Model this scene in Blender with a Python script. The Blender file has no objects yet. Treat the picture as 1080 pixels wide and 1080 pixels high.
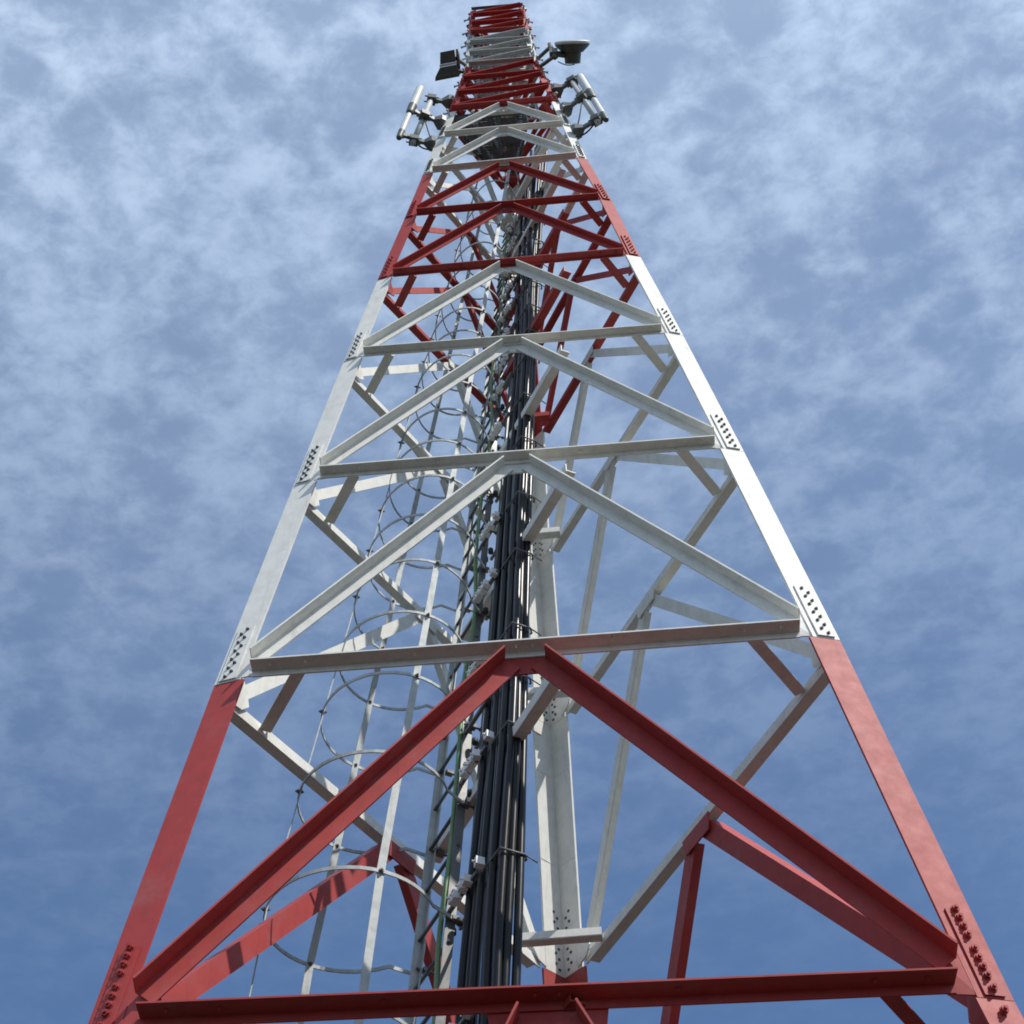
import bpy, math, random
from mathutils import Vector as V, Matrix
random.seed(7)
R = math.radians
scene = bpy.context.scene
col = scene.collection

# ------------------------------------------------------------------ camera, sky, sun, exposure
cam = bpy.data.cameras.new("camera")
cam_o = bpy.data.objects.new("camera", cam)
col.objects.link(cam_o)
rt = V((0.998594564928854, 0.0442067488041577, -0.02923453872936375))
up = V((0.052467133041458766, -0.7466228685212095, 0.6631753102698943))
fw = V((-0.007489649188208607, 0.6637771128634422, 0.7478929399277083))
# image-up must be orthogonal to the other two (fw x rt)
up = rt.cross(fw).normalized()
m = Matrix((rt, up, -fw)).transposed().to_4x4()
m.translation = V((-0.001, -6.9085, 1.65))
cam_o.matrix_world = m
cam.sensor_width = 36
cam.lens = 36 * 2000 / 1080
cam.clip_start = 0.05
cam.clip_end = 3000
scene.camera = cam_o

SUN = V((0.50, -0.345, 0.80)).normalized()
world = bpy.data.worlds.new("World")
scene.world = world
world.use_nodes = True
wn, wl = world.node_tree.nodes, world.node_tree.links
bg = wn["Background"]
sky = wn.new("ShaderNodeTexSky")
sky.sky_type = 'NISHITA'
sky.sun_disc = False
sky.sun_elevation = math.asin(SUN.z)
sky.sun_rotation = math.atan2(SUN.x, SUN.y)
sky.air_density = 1.0
sky.dust_density = 0.6
sky.ozone_density = 1.6
SKY_STRENGTH = 0.100


def mnode(nt, op, a=None, b=None, c=None, clamp=False):
    n = nt.nodes.new("ShaderNodeMath")
    n.operation = op
    n.use_clamp = clamp
    for i, x in enumerate((a, b, c)):
        if x is None:
            continue
        if isinstance(x, (int, float)):
            n.inputs[i].default_value = x
        else:
            nt.links.new(x, n.inputs[i])
    return n.outputs[0]


def mrange(nt, x, a, b, c=0.0, d=1.0, smooth=True):
    n = nt.nodes.new("ShaderNodeMapRange")
    n.interpolation_type = 'SMOOTHSTEP' if smooth else 'LINEAR'
    nt.links.new(x, n.inputs[0])
    for i, q in enumerate((a, b, c, d)):
        n.inputs[i + 1].default_value = q
    return n.outputs[0]


nt = world.node_tree
tc = wn.new("ShaderNodeTexCoord")
sep = wn.new("ShaderNodeSeparateXYZ")
wl.new(tc.outputs["Generated"], sep.inputs[0])
zc = mnode(nt, 'MAXIMUM', sep.outputs[2], 0.06)
px = mnode(nt, 'DIVIDE', sep.outputs[0], zc)
py = mnode(nt, 'DIVIDE', sep.outputs[1], zc)
comb = wn.new("ShaderNodeCombineXYZ")      # point where the view ray meets the cloud deck
wl.new(px, comb.inputs[0])
wl.new(py, comb.inputs[1])


def wnoise(scale, detail, rough, dist, loc=(0, 0, 0), rot=0.0, scl=(1, 1, 1)):
    mp = wn.new("ShaderNodeMapping")
    wl.new(comb.outputs[0], mp.inputs[0])
    mp.inputs["Location"].default_value = loc
    mp.inputs["Rotation"].default_value = (0, 0, rot)
    mp.inputs["Scale"].default_value = scl
    n = wn.new("ShaderNodeTexNoise")
    wl.new(mp.outputs[0], n.inputs["Vector"])
    n.inputs["Scale"].default_value = scale
    n.inputs["Detail"].default_value = detail
    n.inputs["Roughness"].default_value = rough
    n.inputs["Distortion"].default_value = dist
    return n.outputs[0]


# cloudlets with rounded gaps: cell distances on a warped deck, plus finer torn noise
warp = wn.new("ShaderNodeTexNoise")
wl.new(comb.outputs[0], warp.inputs["Vector"])
warp.inputs["Scale"].default_value = 14.0
warp.inputs["Detail"].default_value = 4.0
wsub = wn.new("ShaderNodeVectorMath")
wsub.operation = 'SUBTRACT'
wl.new(warp.outputs["Color"], wsub.inputs[0])
wsub.inputs[1].default_value = (.5, .5, .5)
wscl = wn.new("ShaderNodeVectorMath")
wscl.operation = 'SCALE'
wl.new(wsub.outputs[0], wscl.inputs[0])
wscl.inputs["Scale"].default_value = 0.085
wadd = wn.new("ShaderNodeVectorMath")
wl.new(comb.outputs[0], wadd.inputs[0])
wl.new(wscl.outputs[0], wadd.inputs[1])
vor = wn.new("ShaderNodeTexVoronoi")
vor.feature = 'F1'
wl.new(wadd.outputs[0], vor.inputs["Vector"])
vor.inputs["Scale"].default_value = 17.0
cells = mrange(nt, vor.outputs["Distance"], 0.15, 0.75, 0.0, 1.0)
flakes = wnoise(36.0, 6.0, 0.64, 0.2, (3.1, 1.7, 0), R(25), (1.0, 1.1, 1))
wisps = wnoise(9.0, 5.0, 0.56, 0.3, (0.4, 5.2, 0), R(-35), (1.15, 0.95, 1))
broad = wnoise(4.0, 3.0, 0.5, 0.3, (7.3, 2.4, 0), R(40), (1.2, .9, 1))
bank = mrange(nt, py, 1.62, 0.50, 0.0, 1.0, False)         # the thin deck thickens overhead
veil = mnode(nt, 'MULTIPLY', mnode(nt, 'POWER', bank, 1.75), mnode(nt, 'ADD', mnode(nt, 'MULTIPLY', broad, 0.26), 0.25))
tex = mnode(nt, 'ADD', mnode(nt, 'MULTIPLY', mnode(nt, 'SUBTRACT', cells, 0.42), 0.20),
            mnode(nt, 'ADD', mnode(nt, 'MULTIPLY', mnode(nt, 'SUBTRACT', flakes, 0.5), 0.80), mnode(nt, 'MULTIPLY', mnode(nt, 'SUBTRACT', wisps, 0.5), 0.50)))
puffs = mrange(nt, tex, -0.16, 0.32)
amp = mnode(nt, 'ADD', mnode(nt, 'MULTIPLY', mnode(nt, 'POWER', bank, 2.1), 0.44), 0.02)
alpha = mnode(nt, 'ADD', veil, mnode(nt, 'MULTIPLY', puffs, amp), clamp=True)
skym = wn.new("ShaderNodeMixRGB")
wl.new(alpha, skym.inputs[0])
tint = wn.new("ShaderNodeMixRGB")
tint.blend_type = 'MULTIPLY'
tint.inputs[0].default_value = 1.0
wl.new(sky.outputs[0], tint.inputs[1])
tint.inputs[2].default_value = (0.90, 1.09, 1.28, 1)
wl.new(tint.outputs[0], skym.inputs[1])
skym.inputs[2].default_value = (6.8, 8.5, 10.9, 1)          # sunlit cloud, in the sky's own units
wl.new(skym.outputs[0], bg.inputs[0])
bg.inputs[1].default_value = SKY_STRENGTH

sun = bpy.data.lights.new("sun", 'SUN')
sun.energy = 4.5
sun.angle = R(0.53)
sun.color = (1.0, 0.95, 0.88)
sun_o = bpy.data.objects.new("sun", sun)
col.objects.link(sun_o)
sun_o.rotation_euler = SUN.to_track_quat('Z', 'Y').to_euler()
sun_o.location = SUN * 60

scene.view_settings.view_transform = 'Standard'
scene.view_settings.look = 'None'
scene.view_settings.exposure = 0.0
scene.view_settings.gamma = 1.0
scene.render.engine = 'CYCLES'
scene.cycles.pixel_filter_type = 'BLACKMAN_HARRIS'
scene.cycles.filter_width = 1.8


# ------------------------------------------------------------------ materials
def paint(name, base, rough, dark=0.75, scale=14.0, metallic=0.0, stain=None, spec=0.5, bump=0.06, coat=0.0, fade=0.0, rust=0.0):
    mt = bpy.data.materials.new(name)
    mt.use_nodes = True
    t = mt.node_tree
    b = t.nodes["Principled BSDF"]
    geo = t.nodes.new("ShaderNodeNewGeometry")
    n1 = t.nodes.new("ShaderNodeTexNoise")
    t.links.new(geo.outputs["Position"], n1.inputs["Vector"])
    n1.inputs["Scale"].default_value = scale
    n1.inputs["Detail"].default_value = 7
    n1.inputs["Roughness"].default_value = 0.65
    mp = t.nodes.new("ShaderNodeMapping")
    t.links.new(geo.outputs["Position"], mp.inputs[0])
    mp.inputs["Scale"].default_value = (38, 38, 2.2)        # rain streaks run down the steel
    n2 = t.nodes.new("ShaderNodeTexNoise")
    t.links.new(mp.outputs[0], n2.inputs["Vector"])
    n2.inputs["Scale"].default_value = 1.0
    n2.inputs["Detail"].default_value = 4
    f1 = mrange(t, n1.outputs[0], 0.38, 0.68)
    f2 = mrange(t, n2.outputs[0], 0.50, 0.74)
    fac = mnode(t, 'ADD', mnode(t, 'MULTIPLY', f1, 0.55), mnode(t, 'MULTIPLY', f2, 0.45), clamp=True)
    mx = t.nodes.new("ShaderNodeMixRGB")
    t.links.new(fac, mx.inputs[0])
    mx.inputs[1].default_value = (*base, 1)
    st = stain or tuple(c * dark for c in base)
    mx.inputs[2].default_value = (*st, 1)
    n3 = t.nodes.new("ShaderNodeTexNoise")               # chalky, sun-faded areas and a few rust freckles
    t.links.new(geo.outputs["Position"], n3.inputs["Vector"])
    n3.inputs["Scale"].default_value = 3.1
    n3.inputs["Detail"].default_value = 8
    n3.inputs["Roughness"].default_value = 0.7
    mx2 = t.nodes.new("ShaderNodeMixRGB")
    t.links.new(mnode(t, 'MULTIPLY', mrange(t, n3.outputs[0], 0.48, 0.72), fade), mx2.inputs[0])
    t.links.new(mx.outputs[0], mx2.inputs[1])
    mx2.inputs[2].default_value = (*(0.65 * c + 0.35 * max(base) * .72 for c in base), 1)
    n4 = t.nodes.new("ShaderNodeTexNoise")
    t.links.new(geo.outputs["Position"], n4.inputs["Vector"])
    n4.inputs["Scale"].default_value = 30
    n4.inputs["Detail"].default_value = 3
    mx3 = t.nodes.new("ShaderNodeMixRGB")
    t.links.new(mnode(t, 'MULTIPLY', mrange(t, mnode(t, 'ADD', n4.outputs[0], mnode(t, 'MULTIPLY', n3.outputs[0], 0.35)), 0.90, 0.98), rust), mx3.inputs[0])
    t.links.new(mx2.outputs[0], mx3.inputs[1])
    mx3.inputs[2].default_value = (0.16, 0.085, 0.05, 1)
    t.links.new(mx3.outputs[0], b.inputs["Base Color"])
    t.links.new(mrange(t, n1.outputs[0], 0.3, 0.7, rough - 0.03, rough + 0.04, False), b.inputs["Roughness"])
    b.inputs["Metallic"].default_value = metallic
    b.inputs["Specular IOR Level"].default_value = spec
    b.inputs["Coat Weight"].default_value = coat
    b.inputs["Coat Roughness"].default_value = 0.3
    if bump:
        bp = t.nodes.new("ShaderNodeBump")
        bp.inputs["Strength"].default_value = bump
        bp.inputs["Distance"].default_value = 0.01
        t.links.new(n1.outputs[0], bp.inputs["Height"])
        t.links.new(bp.outputs[0], b.inputs["Normal"])
    return mt


RED = paint("red_paint", (0.375, 0.042, 0.036), 0.58, stain=(0.29, 0.036, 0.032), spec=0.36, bump=0.004, fade=0.45, rust=0.45)
WHITE = paint("white_paint", (0.73, 0.72, 0.67), 0.58, stain=(0.58, 0.575, 0.52), spec=0.36, bump=0.004, rust=0.55)
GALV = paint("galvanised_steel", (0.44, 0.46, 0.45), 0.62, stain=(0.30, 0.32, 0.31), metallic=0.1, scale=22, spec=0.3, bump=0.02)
DULL = paint("dull_steel", (0.16, 0.16, 0.155), 0.5, stain=(0.10, 0.10, 0.10), metallic=0.3)
DARKBOLT = paint("weathered_bolt_steel", (0.15, 0.15, 0.14), 0.55, stain=(0.06, 0.06, 0.06), metallic=0.3)
RUNG = paint("rung_steel", (0.13, 0.13, 0.13), 0.5, stain=(0.08, 0.08, 0.08), metallic=0.4)
BLACK = paint("black_cable_jacket", (0.009, 0.0095, 0.010), 0.30, stain=(0.011, 0.011, 0.012), spec=0.26, bump=0.0)
GREEN = paint("green_cable_jacket", (0.12, 0.24, 0.08), 0.5, stain=(0.20, 0.28, 0.16))
CLAMP = paint("pale_clamp_plastic", (0.85, 0.85, 0.83), 0.4, stain=(0.72, 0.72, 0.70))
KNOB = paint("black_rubber", (0.02, 0.02, 0.02), 0.6, bump=0)
RADOME = paint("white_radome", (0.66, 0.67, 0.64), 0.5, stain=(0.52, 0.53, 0.50), bump=0.01)
CAP = paint("dark_green_grey_cap", (0.085, 0.10, 0.085), 0.5)
GRATE = paint("grating_steel", (0.11, 0.12, 0.11), 0.6, stain=(0.05, 0.055, 0.05), metallic=0.2)
CONC = paint("concrete", (0.34, 0.33, 0.31), 0.85, scale=6, bump=0.2)


# ------------------------------------------------------------------ mesh helpers
class MB:
    def __init__(s):
        s.v, s.f, s.sm, s.mi, s.cur = [], [], [], [], 0

    def add(s, vs, fs, smooth=False):
        o = len(s.v)
        s.v += [tuple(x) for x in vs]
        s.f += [tuple(i + o for i in f) for f in fs]
        s.sm += [smooth] * len(fs)
        s.mi += [s.cur] * len(fs)

    def loft(s, rings, closed=False, smooth=False):
        n = len(rings[0])
        vs = [p for r in rings for p in r]
        fs = []
        k = len(rings)
        for i in range(k if closed else k - 1):
            a, b = i * n, ((i + 1) % k) * n
            for j in range(n):
                fs.append((a + j, a + (j + 1) % n, b + (j + 1) % n, b + j))
        if not closed:
            fs.append(tuple(reversed(range(n))))
            fs.append(tuple((k - 1) * n + j for j in range(n)))
        s.add(vs, fs, smooth)

    def prism(s, poly, d):
        s.loft([poly, [p + d for p in poly]])

    def box(s, c, ax, ay, az):
        s.prism([c - ax - ay - az, c + ax - ay - az, c + ax + ay - az, c - ax + ay - az], az * 2)

    def bar(s, p0, p1, hint, w, h):
        e = (p1 - p0).normalized()
        o = (hint - e * hint.dot(e)).normalized()
        u = e.cross(o)
        q = [u * (w / 2) * a + o * (h / 2) * b for a, b in ((-1, -1), (1, -1), (1, 1), (-1, 1))]
        s.loft([[p0 + x for x in q], [p1 + x for x in q]])

    def tube(s, pts, r, n=8):
        rings = []
        pu = None
        for i, p in enumerate(pts):
            a, b = pts[max(i - 1, 0)], pts[min(i + 1, len(pts) - 1)]
            e = (b - a).normalized()
            if pu is None:
                pu = e.orthogonal().normalized()
            pu = (pu - e * pu.dot(e)).normalized()
            w = e.cross(pu)
            rr = r[i] if isinstance(r, (list, tuple)) else r
            rings.append([p + (pu * math.cos(2 * math.pi * j / n) + w * math.sin(2 * math.pi * j / n)) * rr for j in range(n)])
        s.loft(rings, smooth=True)

    def angle(s, p0, p1, out, a, b, t, up_frac=0.5, heel='top', low=None):
        """steel angle: one flange in the face plane, the other standing outwards"""
        e = (p1 - p0).normalized()
        o = (out - e * out.dot(e)).normalized()
        u = e.cross(o)
        if u.z < 0:
            u = -u
        if heel == 'top':
            lo, hi = -a / 2, a / 2
            prof = [(lo, 0), (hi, 0), (hi, b), (hi - t, b), (hi - t, t), (lo, t)]
        else:                                   # outstanding flange part-way up the face flange
            lo, hi = -(low or 0.03), a
            prof = [(lo, 0), (hi, 0), (hi, t), (t, t), (t, b), (0, b), (0, t), (lo, t)]
        q = [u * x + o * y for x, y in prof]
        s.loft([[p0 + x for x in q], [p1 + x for x in q]])

    def hexbolt(s, p, n, r, h):
        n = n.normalized()
        a = n.orthogonal().normalized()
        b = n.cross(a)
        for rr, z0, z1, k in ((r * 1.25, 0, h * .25, 10), (r, h * .25, h * .8, 6), (r * .5, h * .8, h * 1.35, 6)):
            s.loft([[p + n * z + (a * math.cos(2 * math.pi * j / k) + b * math.sin(2 * math.pi * j / k)) * rr for j in range(k)] for z in (z0, z1)])

    def build(s, name, mat, parent=None, mat2=None):
        me = bpy.data.meshes.new(name)
        c = V((0, 0, 0))
        me.from_pydata(s.v, [], s.f)
        me.polygons.foreach_set("use_smooth", s.sm)
        me.polygons.foreach_set("material_index", s.mi)
        import bmesh
        bm = bmesh.new()
        bm.from_mesh(me)
        bmesh.ops.recalc_face_normals(bm, faces=bm.faces)
        bm.to_mesh(me)
        bm.free()
        me.update()
        o = bpy.data.objects.new(name, me)
        me.materials.append(mat)
        if mat2:
            me.materials.append(mat2)
        col.objects.link(o)
        if parent is not None:
            o.parent = parent
            # the parents keep a plain translation only
            off = V((0, 0, 0))
            p = parent
            while p is not None:
                off += p.location
                p = p.parent
            me.transform(Matrix.Translation(-off))
        return o


def tag(o, label, cat, group=None):
    o["label"] = label
    o["category"] = cat
    if group:
        o["group"] = group
    return o


def thing(name, loc, label, cat, group=None):
    o = bpy.data.objects.new(name, None)
    o.location = loc
    o.empty_display_size = 0.2
    col.objects.link(o)
    return tag(o, label, cat, group)


def structure(o):
    o["kind"] = "structure"
    return o


def lerp(a, b, t):
    return a + (b - a) * t


def polyz(pts, z):
    """point of a rising polyline at height z (extrapolated at the ends)"""
    for i in range(len(pts) - 1):
        if z <= pts[i + 1].z or i == len(pts) - 2:
            a, b = pts[i], pts[i + 1]
            return lerp(a, b, (z - a.z) / (b.z - a.z))


# ------------------------------------------------------------------ ground
gm = bpy.data.materials.new("dry_grass_ground")
gm.use_nodes = True
t = gm.node_tree
b = t.nodes["Principled BSDF"]
geo = t.nodes.new("ShaderNodeNewGeometry")
n1 = t.nodes.new("ShaderNodeTexNoise")
t.links.new(geo.outputs["Position"], n1.inputs["Vector"])
n1.inputs["Scale"].default_value = 0.35
n1.inputs["Detail"].default_value = 12
n1.inputs["Roughness"].default_value = 0.7
cr = t.nodes.new("ShaderNodeValToRGB")
t.links.new(n1.outputs[0], cr.inputs[0])
cr.color_ramp.elements[0].position = 0.35
cr.color_ramp.elements[0].color = (0.020, 0.024, 0.017, 1)
cr.color_ramp.elements[1].position = 0.65
cr.color_ramp.elements[1].color = (0.046, 0.048, 0.042, 1)
t.links.new(cr.outputs[0], b.inputs["Base Color"])
b.inputs["Roughness"].default_value = 0.95
g = MB()
N = 40
gv = []
for i in range(N + 1):
    for j in range(N + 1):
        x = ((i / N) * 2 - 1)
        y = ((j / N) * 2 - 1)
        x, y = 1500 * x * abs(x) ** 2, 1500 * y * abs(y) ** 2
        d = math.hypot(x, y)
        z = 0 if d < 12 else min(1, (d - 12) / 60) * (math.sin(x * .05) * math.cos(y * .043)) * .5
        gv.append(V((x, y, z)))
g.add(gv, [(i * (N + 1) + j, (i + 1) * (N + 1) + j, (i + 1) * (N + 1) + j + 1, i * (N + 1) + j + 1) for i in range(N) for j in range(N)], True)
structure(g.build("ground", gm))

# ------------------------------------------------------------------ tower
LV = [  # ground, then bracing levels upwards: front left, front right and back leg corner
 [(-2.6607,-1.4907,0.0000),(2.6475,-1.5753,0.0000),(0.1333,3.0661,0.0000)],
 [(-1.7085,-0.9927,5.5582),(1.672,-0.946,5.5582),(0.0885,1.9925,5.5582)],
 [(-1.4328,-0.7677,7.5083),(1.3563,-0.8490,7.5083),(0.0734,1.6230,7.5083)],
 [(-1.1820,-0.6266,9.0144),(1.1185,-0.6983,9.0144),(0.0738,1.3203,9.0144)],
 [(-0.9794,-0.5243,10.1841),(0.9256,-0.5804,10.1841),(0.0583,1.0990,10.1841)],
 [(-0.8212,-0.4154,11.1252),(0.7617,-0.4826,11.1252),(0.0660,0.8963,11.1252)],
 [(-0.6739,-0.3553,11.8776),(0.6423,-0.4046,11.8776),(0.0603,0.7607,11.8776)],
 [(-0.5656,-0.2866,12.5037),(0.5193,-0.3403,12.5037),(0.0559,0.6352,12.5037)],
 [(-0.4779,-0.2499,13.0100),(0.4457,-0.2895,13.0100),(0.0182,0.5301,13.0100)],
 [(-0.3985,-0.2114,13.4300),(0.3794,-0.2453,13.4300),(0.0198,0.4453,13.4300)],
 [(-0.2773,-0.1450,14.1700),(0.2609,-0.1625,14.1700),(0.0069,0.3124,14.1700)],
 [(-0.2574,-0.0996,14.7500),(0.2141,-0.1107,14.7500),(-0.0120,0.3031,14.7500)],
 [(-0.2297,-0.0865,15.1800),(0.1890,-0.1015,15.1800),(-0.0074,0.2686,15.1800)],
]
LV = [[V(p) for p in r] for r in LV]
LEGS = [[r[k] for r in LV] for k in range(3)]
# index: 0 ground, 1..9 = K-braced levels (first beam to top beam), 10..12 = slim top
BEAM_M = {1: RED, 2: WHITE, 3: WHITE, 4: WHITE, 5: RED, 6: RED, 7: WHITE, 8: WHITE, 9: RED}
DIAG_M = {0: RED, 1: RED, 2: WHITE, 3: WHITE, 4: WHITE, 5: RED, 6: RED, 7: WHITE, 8: WHITE}
LEG_M = {0: RED, 1: RED, 2: WHITE, 3: WHITE, 4: WHITE, 5: RED, 6: RED, 7: WHITE, 8: WHITE, 9: RED, 10: WHITE, 11: RED}
LEG_W = {0: .15, 1: .142, 2: .125, 3: .108, 4: .092, 5: .078, 6: .070, 7: .064, 8: .060, 9: .055, 10: .05, 11: .045}
BEAM_B = {1: .105, 2: .083, 3: .064, 4: .055, 5: .052, 6: .047, 7: .045, 8: .042, 9: .042}
BEAM_A = {1: .032, 2: .026, 3: .022, 4: .02, 5: .018, 6: .017, 7: .016, 8: .016, 9: .016}
BEAM_L = {1: .036, 2: .032, 3: .026, 4: .018, 5: .014, 6: .012, 7: .012, 8: .012, 9: .012}
DIAG_A = {0: .095, 1: .092, 2: .066, 3: .057, 4: .052, 5: .042, 6: .040, 7: .040, 8: .038}
DZ = {1: .05, 2: .028, 3: .028, 4: .012, 5: -.002, 6: 0, 7: -.008, 8: -.004, 9: -.004}
BIS = [R(30), R(150), R(270)]            # each leg's opening faces the tower axis

tower = thing("lattice_tower", (0, 0, 0), "tall red and white three legged steel lattice mast seen from its foot", "tower")


def fdir(k, s):
    a = BIS[k] + s * R(45)
    return V((math.cos(a), math.sin(a), 0))


def legpt(k, z):
    return polyz(LEGS[k], z)


for k in range(3):
    for n in range(12):
        p0, p1 = LEGS[k][n], LEGS[k][n + 1]
        w, th = LEG_W[n] * (1.18 if k == 2 else 1.0), .013 if n < 5 else .008
        f1, f2 = fdir(k, -1), fdir(k, 1)
        q = [V((0, 0, 0)), f1 * w, f1 * w + f2 * th, (f1 + f2) * th, f2 * w + f1 * th, f2 * w]
        mb = MB()
        gap = V((0, 0, .0015))
        mb.loft([[p0 + gap + x for x in q], [p1 - gap + x for x in q]])
        if 0 < n < 5 and k == 2:   # a welded seam shows as a thin ridge across the flange
            for tt in (.42, .78):
                c = lerp(p0, p1, tt)
                for f, g2 in ((f1, f2), (f2, f1)):
                    mb.bar(c - g2 * .0003 + f * .004, c - g2 * .0003 + f * (w - .004), g2, .004, .0016)
                    if k == 2:
                        mb.bar(c + g2 * (th + .0005) + f * .02, c + g2 * (th + .0005) + f * (w - .004), g2, .006, .003)
        mb.build("leg_section", LEG_M[n], tower)

FACES = [(0, 1), (1, 2), (2, 0)]


def face_frame(a, b, n):
    A, B = LV[n][a], LV[n][b]
    e = (B - A).normalized()
    o = V((e.y, -e.x, 0)).normalized()
    if o.dot((A + B) / 2) < 0:
        o = -o
    return A, B, e, o


def plate(pts, normal, th):
    mb = MB()
    mb.prism(pts, normal.normalized() * th)
    return mb


for (a, b) in FACES:
    front = (a, b) == (0, 1)
    for n in range(1, 10):
        A, B, e, o = face_frame(a, b, n)
        W = (B - A).length
        wl_, dz = LEG_W[n], DZ[n]
        off = o * (wl_ * .26 + .004)
        ins = W * .063
        up_ = V((0, 0, dz))
        # the beam
        mb = MB()
        p0, p1 = A + e * ins + off + up_, B - e * ins + off + up_
        mb.angle(p0, p1, o, BEAM_A[n], BEAM_B[n], .008 if n < 4 else .006, heel='mid', low=BEAM_L[n])
        beam = mb.build("beam", BEAM_M[n], tower)
        if n < 6 and front:
            for s in (.035, .10, .30, .485, .515, .66, .90, .965):
                p = lerp(p0, p1, s) + o * (BEAM_B[n] * .55) + V((0, 0, -.001))
                hb = MB()
                hb.hexbolt(p, V((0, 0, -1)), .008, .009)
                hb.build("bolt", WHITE if n in (2, 3, 4) else RED, beam)
        # diagonals, from the beam ends up to the middle of the next beam
    for n in range(0, 9):
        A, B, e, o = face_frame(a, b, n)
        A2, B2, e2, o2 = face_frame(a, b, n + 1)
        W, W2 = (B - A).length, (B2 - A2).length
        w0 = LEG_W[n]
        offa = o * (w0 * .26 + .004)
        offb = o2 * (LEG_W[n + 1] * .26 + .004)
        dz0 = DZ.get(n, .1)
        da = DIAG_A[n]
        mid = (A2 + B2) / 2
        gapx = da * .30 + .033 * (W2 / 2.8)
        for sgn, P, ee in ((1, A, e), (-1, B, -e)):
            lo = P + ee * (w0 + .062 * (W / 2.8)) + offa + V((0, 0, dz0 + BEAM_A.get(n, .06) + da * .62))
            hi = mid - ee * gapx + offb + V((0, 0, DZ[n + 1] - BEAM_L[n + 1] - da * .42))
            mb = MB()
            mb.angle(lo, hi, o, da, da, .009 if n < 4 else .006)
            mb.build("diagonal_brace", DIAG_M[n], tower)
        # peak gusset joining both diagonals under the beam
        zt = DZ[n + 1] - BEAM_L[n + 1] + .004
        hgt = da * (2.3 if n == 0 else 1.05)
        ww = gapx + da * (1.6 if n == 0 else .75)
        pg = [mid + offb - e2 * ww + V((0, 0, zt)), mid + offb + e2 * ww + V((0, 0, zt)),
              mid + offb + e2 * ww * .86 + V((0, 0, zt - hgt)), mid + offb - e2 * ww * .86 + V((0, 0, zt - hgt))]
        gp = plate([p - o2 * .003 for p in pg], -o2, .008)
        gp.build("peak_gusset", DIAG_M[n], tower)

# corner gussets with bolts
BOLTS_AS_PARTS = {(1, 0), (1, 1), (2, 0), (2, 1), (2, 2)}
for n in range(1, 10):
    for k in range(3):
        for s, other in ((-1, None), (1, None)):
            f = fdir(k, s)
            other_k = {(0, -1): 1, (0, 1): 2, (1, -1): 2, (1, 1): 0, (2, -1): 0, (2, 1): 1}[(k, s)]
            g2 = fdir(k, -s)                 # inward side of this flange
            w = LEG_W[n]
            sc = (LV[n][1] - LV[n][0]).length / 2.8
            h = .36 * sc ** .7 if n > 1 else .40
            z0 = LV[n][k].z + .012
            mat = BEAM_M[n]
            # plate on the leg flange (outer side)
            o1 = -g2 * .009
            i0, i1 = (.16, .80) if n > 1 else (.22, .78)
            c0, c1 = legpt(k, z0), legpt(k, z0 + h)
            mb = plate([c0 + f * w * i0 - g2 * .0015, c0 + f * w * i1 - g2 * .0015, c1 + f * w * i1 - g2 * .0015, c1 + f * w * i0 - g2 * .0015], -g2, .007)
            # bent wing that carries the beam and the diagonal in the face plane
            A = LV[n][k]
            B = LV[n][other_k]
            e = (B - A).normalized()
            oo = V((e.y, -e.x, 0))
            if oo.dot((A + B) / 2) < 0:
                oo = -oo
            off = oo * (w * .26 - .004)
            q0 = c0 + f * w * .80 - g2 * .0015
            zz = V((0, 0, 1))
            top = legpt(k, z0 + h * .62)
            wing = [c0 + e * w * .9 + off, c0 + e * (w + .085 * sc ** .6) + off + zz * .01,
                    c0 + e * (w + .13 * sc ** .6) + off + zz * (DZ[n] + .03), c0 + e * (w + .11 * sc ** .6) + off + zz * (DZ[n] + .11 * sc),
                    top + e * w * .9 + off]
            mb.prism(wing, -oo * .007)
            # bolts in two staggered columns
            nb = 12 if n > 1 else 8
            vis = (n, k) in BOLTS_AS_PARTS and ((k < 2 and s == (-1 if k == 0 else 1)) or k == 2)
            rows = mb
            rows.cur = 1
            later = []
            r = (.0075 if n > 1 else .0145) * (1 if n < 4 else .75)
            for i in range(nb):
                if n > 1:
                    zb = z0 + .02 + (h - .04) * i / (nb - 1) * (1 if n < 4 else 1)
                    uu = .46 + (.09 if i % 2 else -.09)
                else:
                    zb = z0 + .085 + .33 * (i + (.6 if i > 3 else 0)) / 8.0
                    uu = .5
                c = legpt(k, zb) + f * w * uu
                if k == 2:                  # seen from inside the opening of the back leg
                    p, nn = c + g2 * .0128, g2
                else:
                    p, nn = c - g2 * .0085, -g2
                tgt = MB() if vis else rows
                hh = (.018 if n == 1 else .009) * (.5 if k == 2 else 1)
                tgt.hexbolt(p, nn, r, hh)
                if vis:
                    later.append((tgt, RED if n == 1 else DARKBOLT))
            if n == 1 and k < 2:
                for zb in (-.10, .0, .055):
                    c = legpt(k, z0 + zb + .03) + f * w * .5
                    tgt = MB()
                    tgt.hexbolt(c - g2 * .0085, -g2, r, .02)
                    later.append((tgt, RED))
            gp = mb.build("gusset_plate", mat, tower, mat if n in (1, 5, 6, 9) else DARKBOLT)
            for tg, mm in later:
                tg.build("bolt", mm, gp)

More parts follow.
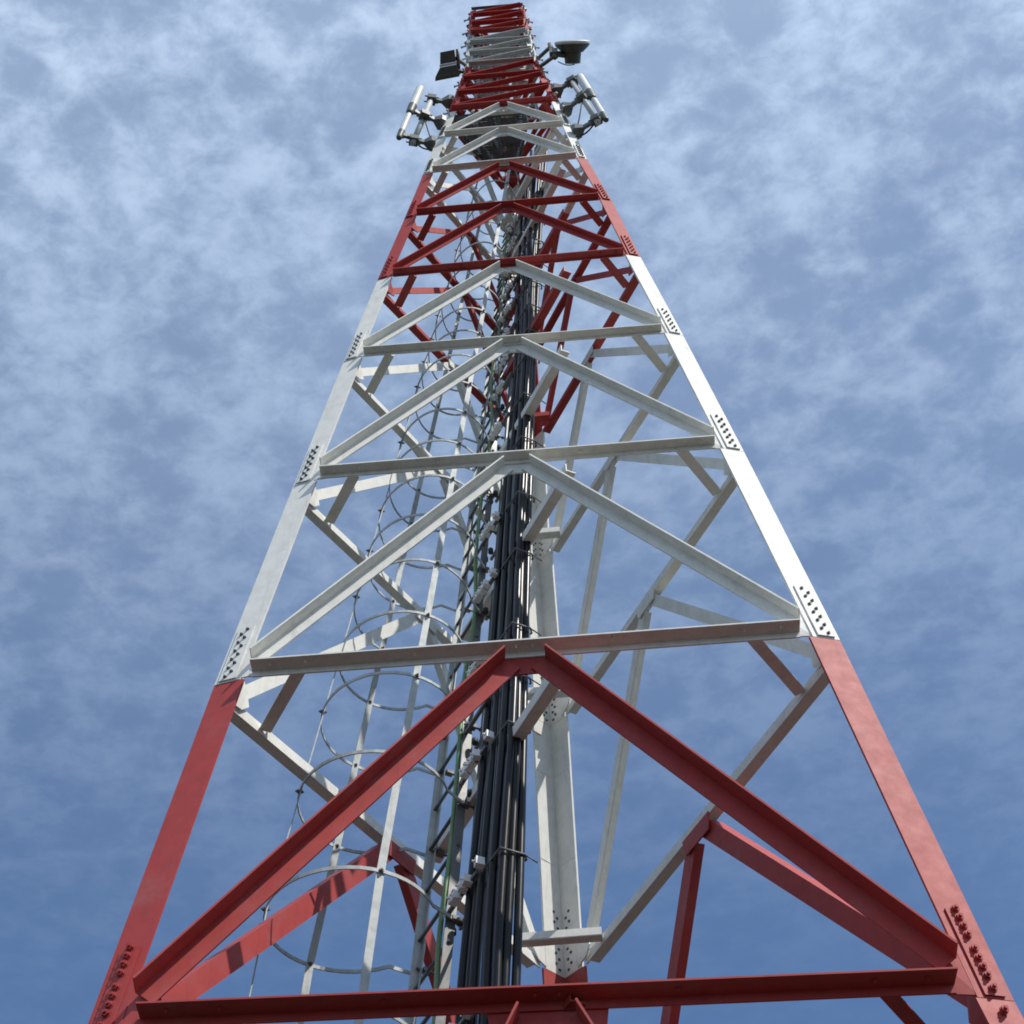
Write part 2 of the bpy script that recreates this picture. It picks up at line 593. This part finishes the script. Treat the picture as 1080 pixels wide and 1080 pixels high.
# corner braces, horizontal, cutting each corner at each level
for n in range(1, 10):
    for k in range(3):
        A = LV[n][k]
        W = (LV[n][1] - LV[n][0]).length
        ends = []
        for j in range(3):
            if j == k:
                continue
            e = (LV[n][j] - A).normalized()
            oo = V((e.y, -e.x, 0))
            if oo.dot((A + LV[n][j]) / 2) < 0:
                oo = -oo
            ends.append(A + e * W * .138 + oo * (LEG_W[n] * .26 - .002) + V((0, 0, DZ[n] - .004)))
        mb = MB()
        inward = -(V((A.x, A.y, 0))).normalized()
        ww = .045 * (W / 2.8) ** .5 + .012
        mb.bar(ends[0], ends[1], V((0, 0, 1)), ww, .007)
        mid_ = (ends[0] + ends[1]) / 2
        mb.bar(ends[0] + inward * ww * .5 + V((0, 0, ww * .42)), ends[1] + inward * ww * .5 + V((0, 0, ww * .42)), inward, ww * .8, .006)
        mb.build("corner_brace", BEAM_M[n], tower)

# inner support beams that carry ladder and cables
FE = {1: (0.0631, -1.0639, 5.6382), 2: (0.0784, -0.7117, 7.5883), 3: (0.2121, -0.6394, 9.0944), 4: (0.2416, -0.5403, 10.2641),
      5: (0.3015, -0.4377, 11.2052), 6: (0.3307, -0.3609, 11.9576), 7: (0.3410, -0.3017, 12.5837), 8: (0.2999, -0.2822, 13.09)}
DL = V((-.456, .89, 0)).normalized()
for n, p in FE.items():
    p = V(p)
    A, C = LV[n][0], LV[n][2]
    # run until the left face
    e = (C - A)
    den = DL.x * e.y - DL.y * e.x
    tt = ((A.x - p.x) * e.y - (A.y - p.y) * e.x) / den
    q = p + DL * (tt - .03)
    mb = MB()
    w = .062 * ((LV[n][1] - LV[n][0]).length / 2.8) ** .4
    zz = V((0, 0, LV[n][0].z + DZ[n] - .022 - p.z))
    side = V((DL.y, -DL.x, 0))
    mb.angle(p + zz + V((0, 0, -.008)), q + zz + V((0, 0, -.008)), side, w * .9, w, .006, heel='mid', low=.004)
    mb.build("support_beam", BEAM_M[n], tower)

# slim upper mast: zig-zag panels
for (a, b) in FACES:
    for n in (9, 10, 11):
        for half in range(3):
            t0, t1 = half / 3, (half + 1) / 3
            A0, A1 = lerp(LV[n][a], LV[n + 1][a], t0), lerp(LV[n][a], LV[n + 1][a], t1)
            B0, B1 = lerp(LV[n][b], LV[n + 1][b], t0), lerp(LV[n][b], LV[n + 1][b], t1)
            e = (B0 - A0).normalized()
            o = V((e.y, -e.x, 0))
            if o.dot((A0 + B0) / 2) < 0:
                o = -o
            M = GALV if n == 10 else LEG_M[n]  # white section's braces take a darker steel grey, their shade put into the colour
            wd = .034 if n == 10 else .034
            ins = .03
            mb = MB()
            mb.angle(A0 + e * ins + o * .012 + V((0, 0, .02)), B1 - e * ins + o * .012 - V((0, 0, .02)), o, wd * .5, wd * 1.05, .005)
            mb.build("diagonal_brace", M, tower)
            mb = MB()
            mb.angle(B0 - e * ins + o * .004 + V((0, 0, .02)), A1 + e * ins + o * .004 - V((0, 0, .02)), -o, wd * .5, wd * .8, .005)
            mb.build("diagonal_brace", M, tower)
            if not (n == 9 and half == 0):
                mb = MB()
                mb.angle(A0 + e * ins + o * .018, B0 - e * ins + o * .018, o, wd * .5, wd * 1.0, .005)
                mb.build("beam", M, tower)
    A0, B0 = LV[12][a], LV[12][b]
    e = (B0 - A0).normalized()
    o = V((e.y, -e.x, 0))
    if o.dot((A0 + B0) / 2) < 0:
        o = -o
    mb = MB()
    mb.angle(A0 + e * .01 + o * .012, B0 - e * .01 + o * .012, o, .02, .018, .005)
    mb.build("beam", DULL, tower)

# step bolts up the slim mast's legs
for k in range(3):
    z = 13.25
    i = 0
    while z < 15.15:
        c = legpt(k, z)
        f = fdir(k, -1 if i % 2 else 1)
        g2 = fdir(k, 1 if i % 2 else -1)
        mb = MB()
        p = c + f * .022 - g2 * .001
        mb.tube([p, p - g2 * .045], .006, 6)
        mb.tube([p - g2 * .045, p - g2 * .052], .010, 6)
        mb.build("step_bolt", GALV, tower)
        z += .115
        i += 1
    # bolted splice packs where the sections join
for k in range(2):
    for z in (13.5, 13.72, 13.9, 14.12, 14.3, 14.55, 14.72, 15.02):
        c = legpt(k, z)
        f = fdir(k, -1 if k == 0 else 1)
        g2 = fdir(k, 1 if k == 0 else -1)
        mb = plate([c + f * .008 + V((0, 0, -.04)), c + f * .04 + V((0, 0, -.04)), c + f * .04 + V((0, 0, .04)), c + f * .008 + V((0, 0, .04))], -g2, .006)
        for dz in (-.025, 0, .025):
            mb.hexbolt(c + f * .026 + V((0, 0, dz)) - g2 * .006, -g2, .008, .016)
        mb.build("splice_plate", GALV if 14.17 < z < 14.75 else LEG_M[9], tower)

for k in range(3):
    c = LEGS[k][0]
    mb = MB()
    rings = []
    for z, s in ((-.3, .55), (.30, .55), (.36, .50)):
        rings.append([V((c.x, c.y, 0)) + V((x * s, y * s, z)) for x, y in ((-1, -1), (1, -1), (1, 1), (-1, 1))])
    mb.loft(rings)
    o = mb.build("footing", CONC, tower)

# ------------------------------------------------------------------ caged ladder
LM = V((.0893, .0245, 1.0))                       # lean of the ladder
LB = V((-.601, .461, 6.797))                      # left rail at its reference height
RW = V((.183, -.361, 0)) * 1.03                   # left rail to right rail
NL = V((0.886, 0.454, -0.09)).normalized()        # normal of the ladder plane, away from the cage


def lrail(z):
    return LB + LM * (z - LB.z)


def slim(z):
    """ladder and cage get narrower up the mast"""
    return 1.0 if z < 6.8 else 1.0 - .092 * (z - 6.8)


def slimy(z):
    return 1.0 if z < 6.8 else 1.0 - .036 * (z - 6.8)


def oval(v, z):
    sh = max(0, z - 6.8) * .016 * -v.y / .757
    return V((v.x * slim(z) + sh, v.y * slimy(z), 0))


def rwz(z):
    return RW * slim(z)


Z0, Z1 = 0.25, 13.42
lad0 = lrail(Z0)
ladder = thing("caged_ladder", lad0, "galvanised climbing ladder with round safety cage inside the tower's left side", "ladder")
for s in (0, 1):
    mb = MB()
    ps = [lrail(zq) + rwz(zq) * s for zq in (Z0, 6.8, Z1)]
    rdir = RW.normalized() * (1 if s == 0 else -1)
    w = .048
    q = [V((0, 0, 0)), -NL * w, -NL * w + rdir * .006, rdir * .006 - NL * .006, rdir * .03 - NL * .006, rdir * .03]
    mb.loft([[p + x * slim(p.z) for x in q] for p in ps])
    mb.build("rail", GALV if s == 0 else DULL, ladder)
z = Z0 + .2
while z < Z1:
    mb = MB()
    c = lrail(z) - NL * .022
    mb.tube([c - rwz(z) * .02, c + rwz(z) * 1.02], .0100 * slim(z) ** .5, 7)
    mb.build("rung", RUNG, ladder)
    z += .283 * slim(z) ** 1.6
# cage
CC = V((-.281, -.411, 0))                          # hoop centre seen from the left rail
RAD = .385


def hoop_pts(z, n=34):
    k = slim(z)
    b0 = lrail(z)
    pr = b0 + rwz(z)
    c = b0 + oval(CC, z)
    ky = slimy(z)
    a0 = math.atan2((b0.y - c.y) / ky, (b0.x - c.x) / k) + .22
    a1 = math.atan2((pr.y - c.y) / ky, (pr.x - c.x) / k) - .30
    while a1 < a0:
        a1 += 2 * math.pi
    pts = [b0 + V((.03, .0, 0)), b0 + V((-.04 * k, .012 * k, 0))]
    for i in range(n + 1):
        a = a0 + (a1 - a0) * i / n
        pts.append(c + oval(V((math.cos(a), math.sin(a), 0)) * RAD, z))
    pts.append(pr + V((.0, -.01, 0)))
    return pts, c, k


HZ = [2.4, 3.15, 3.9, 4.65, 5.4, 6.11, 6.797, 7.488, 8.01, 8.45, 8.85, 9.22, 9.56, 9.88, 10.18, 10.46, 10.73, 10.99, 11.24, 11.5, 11.76, 12.02, 12.28, 12.55, 12.83, 13.1]
STRAPS = [R(198), R(125), R(296)]
for z in HZ:
    pts, c, k = hoop_pts(z)
    rings = []
    for i, p in enumerate(pts):
        a, b_ = pts[max(i - 1, 0)], pts[min(i + 1, len(pts) - 1)]
        e = (b_ - a).normalized()
        nrm = V((e.y, -e.x, 0))
        hw = .0095 * k
        rings.append([p + nrm * .003 * sx + V((0, 0, hw * sz)) for sx, sz in ((-1, -1), (1, -1), (1, 1), (-1, 1))])
    mb = MB()
    mb.loft(rings, smooth=False)
    hp = mb.build("cage_hoop", GALV, ladder)
    for p in (pts[0], pts[-1]):
        mb = MB()
        mb.box(p + V((0, 0, 0)), RW.normalized() * .018 * k, NL * .02 * k, V((0, 0, .010)))
        mb.tube([p - NL * .05 * k, p + NL * .05 * k], .007 * k, 6)
        mb.tube([p + NL * .045 * k, p + NL * .062 * k], .014 * k, 6)
        mb.build("hoop_clip", DARKBOLT, hp)
    for a in STRAPS:
        d = V((math.cos(a), math.sin(a), 0))
        mb = MB()
        mb.hexbolt(c + oval(d * RAD, z) + d * .003, d, .010 * k, .012)
        mb.hexbolt(c + oval(d * RAD, z) - d * .009, -d, .009 * k, .010)
        mb.build("strap_bolt", DARKBOLT, hp)
for i, a in enumerate(STRAPS):
    d = V((math.cos(a), math.sin(a), 0))
    tn = V((-d.y, d.x, 0))
    rings = []
    for zq in (2.35, 6.8, 13.15):
        k = slim(zq)
        p = lrail(zq) + oval(CC + d * RAD, zq) - d * .007
        rings.append([p + tn * .019 * k ** .7 * sx + d * .003 * sy for sx, sy in ((-1, -1), (1, -1), (1, 1), (-1, 1))])
    mb = MB()
    mb.loft(rings)
    mb.build("cage_strap", GALV, ladder)
# struts steadying the hoops
for z in (6.11, 6.797, 9.22, 11.24):
    mb = MB()
    p = lrail(z) + V((-.02, -.02, 0))
    mb.bar(p + V((0.06, -.20, .0)), lrail(z - .75) + V((-.015, 0, 0)), V((1, 0, 0)), .03, .005)
    mb.build("hoop_strut", GALV, ladder)

# ------------------------------------------------------------------ cable hangers
CL = [V(p) for p in ((-.49, .12, 4.6), (-.3761, -.0737, 6.3171), (-.2569, -.0577, 7.5693), (-.1226, .0557, 9.4606), (-.0103, .1412, 10.9951), (.0400, .2287, 11.9305), (.0908, .3468, 13.0252), (.1457, .4128, 13.8971))]
CR = [V(p) for p in ((-.30, -.66, 4.6), (-.1670, -.5483, 5.9822), (-.0764, -.4130, 7.5541), (-.0094, -.2460, 9.0539), (.0636, -.1326, 10.3431), (.1170, -.0606, 11.2308), (.1565, .0179, 12.0142), (.2120, .0688, 12.8159), (.2621, .0881, 13.4056))]
NLH = V((NL.x, NL.y, 0)).normalized()


def cable_pos(i, z):
    a, b_ = polyz(CL, z), polyz(CR, z)
    if i <= 5:
        return lerp(a, b_, i / 7)
    return lerp(a, b_, 5 / 7) + NLH * (.044 * (i - 5) * min(1, (b_ - a).length / .5))


tray = thing("cable_hanger_run", lrail(2.0) + RW * 1.1, "upright run of cross brackets with pale clamps beside the ladder", "cable support")
BZ = [5.3, 6.05, 6.81, 7.585, 7.93, 8.30, 8.90, 9.40, 9.92, 10.36, 10.78, 11.06, 11.36, 11.66, 11.94, 12.22, 12.52, 12.82, 13.1]
mb = MB()
mb.loft([[lrail(zq) + rwz(zq) * 1.0 + RW.normalized() * (.05 + x * .014) + NL * (.04 + y * .01) for x, y in ((-1, -1), (1, -1), (1, 1), (-1, 1))] for zq in (.4, 6.8, 13.3)])
mb.build("upright", DULL, tray)
CREAM = CLAMP
for i, z in enumerate(BZ):
    r0 = lrail(z) + rwz(z) * .98
    kk = slim(z) ** .6
    cr_ = cable_pos(5, z)
    dd = (cr_ - r0)
    dd.z = 0
    dn = dd.normalized()
    ln = dd.length
    mb = MB()
    mb.bar(r0 - dn * .05 + NL * .045, r0 + dn * (ln + .0) + NL * .045 + V((0, 0, 0)), V((0, 0, 1)), .014, .016)
    mb.bar(r0 - dn * .02 - NL * .03 + V((0, 0, .03)), r0 + dn * (ln * .60) - NL * .03 + V((0, 0, .03)), V((0, 0, 1)), .018, .016)
    # tie across the cables with its loose tail
    e_ = cable_pos(7, z)
    mb.tube([r0 + dn * (ln * .70) - NL * .030, r0 + dn * (ln + .028) - NL * .025, e_ + dn * .028 + NLH * .012, e_ + NLH * .032, e_ - dn * .01 + NLH * .030], .0055, 6)
    mb.tube([e_ + dn * .025 + NLH * .015, e_ + dn * .02 + NLH * .075 - V((0, 0, .02))], .0035, 5)
    br = mb.build("bracket", DULL, tray)
    for s in (-.03, .05):
        mb = MB()
        p = r0 + dn * s * kk + NL * .0 - V((0, 0, .03))
        mb.tube([p, p - V((0, 0, .03))], .017 * kk, 8)
        mb.build("knob", KNOB, br)
    if z in (7.93,):
        continue
    us = [.09, .145, .20, .26, .40] if i < 4 else [.06, .115, .17, .225, .33]
    for uu in us:
        if uu > ln * .8:
            continue
        jit = random.uniform(-.012, .012)
        p = r0 + dn * (uu * (.9 if ln > .5 else ln / .62) + jit) - NL * .045 + V((0, 0, .035 + random.uniform(-.008, .008)))
        cb = MB()
        a_ = random.uniform(-.25, .25)
        dx = (dn * math.cos(a_) + NL * math.sin(a_)) * .019 * kk
        ny = (NL * math.cos(a_) - dn * math.sin(a_)) * .020 * kk
        cb.box(p, dx, ny, V((0, 0, .020 * kk)))
        cb.box(p + V((0, 0, .0235 * kk)), dx * .55, ny * .55, V((0, 0, .0035 * kk)))
        cb.tube([p - ny * 1.0, p - ny * 1.7], .006, 6)
        cb.build("clamp", CREAM, br)

# ------------------------------------------------------------------ feeder cables
NC = 8
names = ["leftmost thick black feeder cable, at the ladder edge of the cable bundle",
         "second black feeder cable in from the bundle's ladder edge",
         "third black feeder cable in from the bundle's ladder edge",
         "black feeder cable just left of the bundle's middle",
         "black feeder cable just right of the bundle's middle",
         "third shiny black feeder cable in from the bundle's right edge",
         "second shiny black feeder cable in from the bundle's right edge",
         "rightmost shiny black feeder cable, nearest the white back leg"]
for i in range(NC):
    t_ = i / (NC - 1)
    pts = []
    z = .12
    ph = random.uniform(0, 6)
    amp = .006 if i > 4 else .010
    while z < 13.75:
        a, b_ = polyz(CL, z), polyz(CR, z)
        p = cable_pos(i, z)
        d = (b_ - a).normalized()
        p = p + d * amp * math.sin(z * 2.3 + ph) + NL * (0 if i > 5 else (.009 if i % 2 else -.007) + .004 * math.sin(z * 1.7 + ph * 2))
        pts.append(p)
        z += .16
    # bend over at the top towards the mast's side
    mb = MB()
    mb.tube(pts, [(.0225 if i < 5 else .0195) * (slim(q.z) ** .75) for q in pts], 14)
    o = mb.build("feeder_cable", BLACK)
    tag(o, names[i], "cable", "black feeder cables beside the ladder")
mb = MB()
pts = []
z = .1
while z < 12.9:
    p = lrail(z) + rwz(z) * .93 - NL * .05
    p = p + RW.normalized() * (.012 * math.sin(z * 3.1) + .010 * math.sin(z * 7.3)) + NL * .01 * math.sin(z * 4.4)
    pts.append(p)
    z += .09
mb.tube(pts, [.0125 * slim(q.z) ** .6 for q in pts], 8)
tag(mb.build("earth_cable", GREEN), "thin green earth cable running up along the ladder's right rail", "cable")

# ------------------------------------------------------------------ work platform
PZ = 13.39
pf = thing("work_platform", (-.05, 0, PZ), "dark grating work platform inside the mast below its slim red top", "platform")
pp = [V((x, y, PZ)) for x, y in ((-.40, -.19), (.13, -.21), (.15, -.13), (.065, .276), (-.108, .218), (-.22, .10))]
mb = MB()
# grating: bearing bars both ways, clipped to the outline


def clip_line(poly, p, d):
    ts = []
    n = len(poly)
    for i in range(n):
        a, b_ = poly[i], poly[(i + 1) % n]
        e = b_ - a
        den = d.x * e.y - d.y * e.x
        if abs(den) < 1e-9:
            continue
        s = ((a.x - p.x) * e.y - (a.y - p.y) * e.x) / den
        u = ((a.x - p.x) * d.y - (a.y - p.y) * d.x) / den
        if 0 <= u <= 1:
            ts.append(s)
    return (min(ts), max(ts)) if len(ts) >= 2 else None


for i in range(42):
    y = -.215 + i * .0136
    r_ = clip_line(pp, V((-1, y, PZ)), V((1, 0, 0)))
    if r_ and r_[1] - r_[0] > .02:
        mb.bar(V((-1 + r_[0], y, PZ)), V((-1 + r_[1], y, PZ)), V((0, 0, 1)), .005, .013)
for i in range(20):
    x = -.39 + i * .03
    r_ = clip_line(pp, V((x, -1, PZ)), V((0, 1, 0)))
    if r_ and r_[1] - r_[0] > .02:
        mb.bar(V((x, -1 + r_[0], PZ + .010)), V((x, -1 + r_[1], PZ + .010)), V((0, 0, 1)), .006, .006)
mb.build("grating", GRATE, pf)
mb = MB()
for i in range(len(pp)):
    a, b_ = pp[i], pp[(i + 1) % len(pp)]
    mb.bar(a, b_, V((0, 0, 1)), .014, .05)
mb.build("rim", GRATE, pf)
mb = MB()
for x in (-.25, -.05):
    r_ = clip_line(pp, V((x, -1, PZ)), V((0, 1, 0)))
    mb.bar(V((x, -1 + r_[0], PZ - .03)), V((x, -1 + r_[1], PZ - .03)), V((0, 0, 1)), .03, .022)
mb.build("joist", GRATE, pf)


# ------------------------------------------------------------------ antennas on the mast
def lathe(mb, p, d, prof, n=20):
    d = d.normalized()
    a = d.orthogonal().normalized()
    b_ = d.cross(a)
    mb.loft([[p + d * h + (a * math.cos(2 * math.pi * j / n) + b_ * math.sin(2 * math.pi * j / n)) * r for j in range(n)] for h, r in prof], smooth=False)


def mount(legs, outs, label):
    root = thing("antenna_mount", legs[1], label, "antenna mount", "antenna mounts on the tower legs")
    for L, O in zip(legs, outs):
        d = (O - L)
        ln = d.length
        dn = d.normalized()
        mb = MB()
        side = V((-dn.y, dn.x, 0))
        # tapered bracket plate at the leg, then a square arm
        st = L + dn * .0
        mb.loft([[st + side * sx * .045 + V((0, 0, sz * .030)) for sx, sz in ((-1, -1), (1, -1), (1, 1), (-1, 1))],
                 [st + dn * .03 + side * sx * .045 + V((0, 0, sz * .030)) for sx, sz in ((-1, -1), (1, -1), (1, 1), (-1, 1))],
                 [st + dn * .075 + side * sx * .012 + V((0, 0, sz * .016)) for sx, sz in ((-1, -1), (1, -1), (1, 1), (-1, 1))],
                 [O + dn * .01 + side * sx * .012 + V((0, 0, sz * .014)) for sx, sz in ((-1, -1), (1, -1), (1, 1), (-1, 1))]])
        arm = mb.build("arm", DULL, root)
        mb = MB()
        mb.box(O, dn * .030, side * .034, V((0, 0, .022)))
        for sx in (-1, 1):
            mb.tube([O + side * sx * .022 - dn * .05, O + side * sx * .022 + dn * .05], .005, 6)
        mb.build("pipe_clamp", CAP, arm)
    ax = (outs[0] - outs[2]).normalized()
    mb = MB()
    mb.tube([outs[2] - ax * .05, outs[0] + ax * .05], .020, 12)
    mb.build("pipe", GALV, root)
    mb = MB()
    a, b_ = outs[2], legs[2]
    q = [lerp(a, b_, s / 8) + V((0, 0, -.05 * math.sin(math.pi * s / 8) - .01 - .05 * s / 8)) for s in range(9)]
    mb.tube(q, .006, 6)
    a, b_ = outs[1], legs[2]
    q = [lerp(a, b_, s / 8) + V((0, 0, -.06 * math.sin(math.pi * s / 8) - .01)) for s in range(9)]
    mb.tube(q, .005, 6)
    mb.build("jumper_cable", BLACK, root)
    return root


def radome(top, bot, r, pipe_pt, label):
    ax = (top - bot).normalized()
    ln = (top - bot).length
    root = thing("tube_antenna", bot, label, "antenna", "tube antennas in stacked pairs")
    mb = MB()
    lathe(mb, bot + ax * ln * .30, ax, [(0, r), (ln * .66, r), (ln * .69, r * .8), (ln * .70, r * .3)], 16)
    mb.build("radome", RADOME, root)
    mb = MB()
    lathe(mb, bot, ax, [(0, r * .55), (.006, r * .85), (ln * .05, r * .95), (ln * .27, r * 1.06), (ln * .297, r * 1.06)], 16)
    mb.build("end_cap", CAP, root)
    mb = MB()
    c = bot + ax * ln * .16
    q = pipe_pt
    dn = (q - c).normalized()
    mb.bar(c + dn * r * .9, q, ax, .022, .03)
    mb.tube([c + dn * r - ax * .03, c + dn * r + ax * .03], .010, 8)
    mb.build("standoff", DARKBOLT, root)
    return root


RL = [V(p) for p in ((.3494, -.2244, 13.6169), (.4029, -.2609, 13.2813), (.4587, -.2985, 12.9205))]
RO = [V(p) for p in ((.4806, -.2991, 13.6169), (.5328, -.3599, 13.2813), (.6085, -.3858, 12.9205))]
LL = [V(p) for p in ((-.3711, -.1964, 13.5969), (-.4304, -.2269, 13.2612), (-.4890, -.2546, 12.9456))]
LO = [V(p) for p in ((-.5161, -.2287, 13.5969), (-.5596, -.2951, 13.2612), (-.6289, -.2915, 12.9456))]
mount(RL, RO, "dark three armed pipe bracket on the right leg holding tube antennas")
mount(LL, LO, "dark three armed pipe bracket on the left leg holding tube antennas")
for (T, Bm, O, side) in ((V((.5328, -.3203, 13.6469)), V((.6743, -.3904, 12.9005)), RO, "right"),
                         (V((-.5872, -.3097, 13.6269)), V((-.7288, -.3240, 12.9256)), LO, "left")):
    pz = lambda q: lerp(O[2], O[0], (q.z - O[2].z) / (O[0].z - O[2].z))
    t1, b1 = T, lerp(T, Bm, .52)
    t2, b2 = lerp(T, Bm, .50), Bm
    t2 = lerp(T, Bm, .535)
    c1 = lerp(b1, t1, .16)
    c2 = lerp(b2, t2, .16)
    radome(t1, b1, .029, pz(c1), f"upper white tube antenna with dark lower end on the {side} leg's bracket")
    radome(t2, b2, .022, pz(c2), f"lower and thinner white tube antenna on the {side} leg's bracket")

# right-hand dish on its arms
DC = V((.5132, -.250, 14.245))
dish = thing("dish_antenna", (.3637, -.245, 14.17), "small dish with thin white face and dark tapered back, right of the mast", "antenna")
dax = V((0.02, -.855, .52)).normalized()
mb = MB()
lathe(mb, DC, dax, [(0.0, .124), (.006, .130), (.020, .130), (.026, .122), (.029, .05)], 32)
mb.build("face", RADOME, dish)
mb = MB()
lathe(mb, DC, dax, [(-.135, .035), (-.132, .056), (-.055, .064), (-.052, .078), (-.004, .126), (-.001, .126)], 28)
mb.build("housing", CAP, dish)
mb = MB()
pa, pb = V((.3495, -.2430, 14.2382)), V((.3778, -.2474, 14.0979))
mb.bar(V((.2554, -.1564, 14.2382)), pa, V((0, 0, 1)), .022, .022)
mb.bar(V((.2724, -.1705, 14.0979)), pb, V((0, 0, 1)), .022, .022)
mb.build("arm", DULL, dish)
mb = MB()
mb.tube([pb - V((0, 0, .03)), pa + V((0, 0, .05))], .017, 10)
c = V((.372, -.246, 14.14))
mb.box(c, V((.03, 0, 0)), V((0, .028, 0)), V((0, 0, .03)))
mb.bar(c, DC - dax * .07 - V((.05, 0, 0)), V((0, 0, 1)), .03, .035)
mb.build("pipe_clamp", DARKBOLT, dish)
mb = MB()
mb.tube([V((.40, -.20, 14.10)) + V((.02 * s, .005 * s, -.03 * math.sin(math.pi * s / 6))) for s in range(7)], .004, 6)
mb.build("jumper_cable", BLACK, dish)

# left-hand box units
bx = thing("box_antenna", (-.36, -.19, 14.2), "dark grey box antenna with pale band and flared hood, left of the mast", "antenna")
mb = MB()
c = V((-.398, -.245, 14.2))


def hull(mb, c0, h0, c1, h1, ax, ay):
    mb.loft([[c0 + ax * h0[0] * i + ay * h0[1] * j for i, j in ((-1, -1), (1, -1), (1, 1), (-1, 1))],
             [c1 + ax * h1[0] * i + ay * h1[1] * j for i, j in ((-1, -1), (1, -1), (1, 1), (-1, 1))]])


X, Y, Z = V((1, -.12, .06)).normalized(), V((0, -.88, .47)).normalized(), V((0, .47, .88)).normalized()
hull(mb, c - Y * .055, (.058, .05), c + Y * .030, (.052, .05), X, Z)
mb.build("casing", CAP, bx)
mb = MB()
hull(mb, c - Y * .074, (.062, .055), c - Y * .0565, (.062, .055), X, Z)
mb.build("band", RADOME, bx)
mb = MB()
hull(mb, c - Y * .165 - X * .012, (.090, .06), c - Y * .137 - X * .010, (.088, .06), X, Z)
hull(mb, c - Y * .1365 - X * .010, (.088, .06), c - Y * .076, (.060, .055), X, Z)
mb.build("hood", CAP, bx)
mb = MB()
L0 = V((-.2748, -.1392, 14.2432))
mb.bar(L0, c + X * .06 - Y * .03, V((0, 0, 1)), .024, .024)
mb.bar(L0 - V((0, 0, .12)), c + X * .05 - Y * .11, V((0, 0, 1)), .02, .02)
mb.tube([c + X * .075 - Y * .12, c + X * .075 + Y * .03], .014, 10)
mb.build("arm", DULL, bx)

# small ladder inside the slim mast
ul = thing("mast_ladder", (0, .1, 13.45), "short plain steel ladder inside the slim red and white mast top", "ladder")


def ulp(z, sx):
    c = (legpt(0, z) + legpt(1, z)) * .36 + legpt(2, z) * .28
    return c + V((sx * .34 * (legpt(1, z) - legpt(0, z)).length, 0, 0))


for sx in (-1, 1):
    mb = MB()
    mb.loft([[ulp(z, sx) + V((x * .012, y * .007, 0)) for x, y in ((-1, -1), (1, -1), (1, 1), (-1, 1))] for z in (13.45, 14.17, 14.75, 15.1)])
    mb.build("rail", GALV, ul)
z = 13.5
while z < 15.08:
    mb = MB()
    mb.tube([ulp(z, -1), ulp(z, 1)], .008, 6)
    mb.build("rung", GALV, ul)
    z += .095

# lightning rod
mb = MB()
tp = lerp(LV[12][0], LV[12][1], .58) + V((0, .03, 0))
mb.tube([tp + V((0, 0, -.03)), tp + V((0, 0, .13))], .006, 6)
mb.tube([tp + V((0, 0, .13)), tp + V((0, 0, .17))], [.006, .001], 6)
mb.box(tp + V((0, 0, -.03)), V((.02, 0, 0)), V((0, .02, 0)), V((0, 0, .012)))
tag(mb.build("lightning_rod", GALV), "thin steel lightning rod on the very top of the mast", "lightning rod")
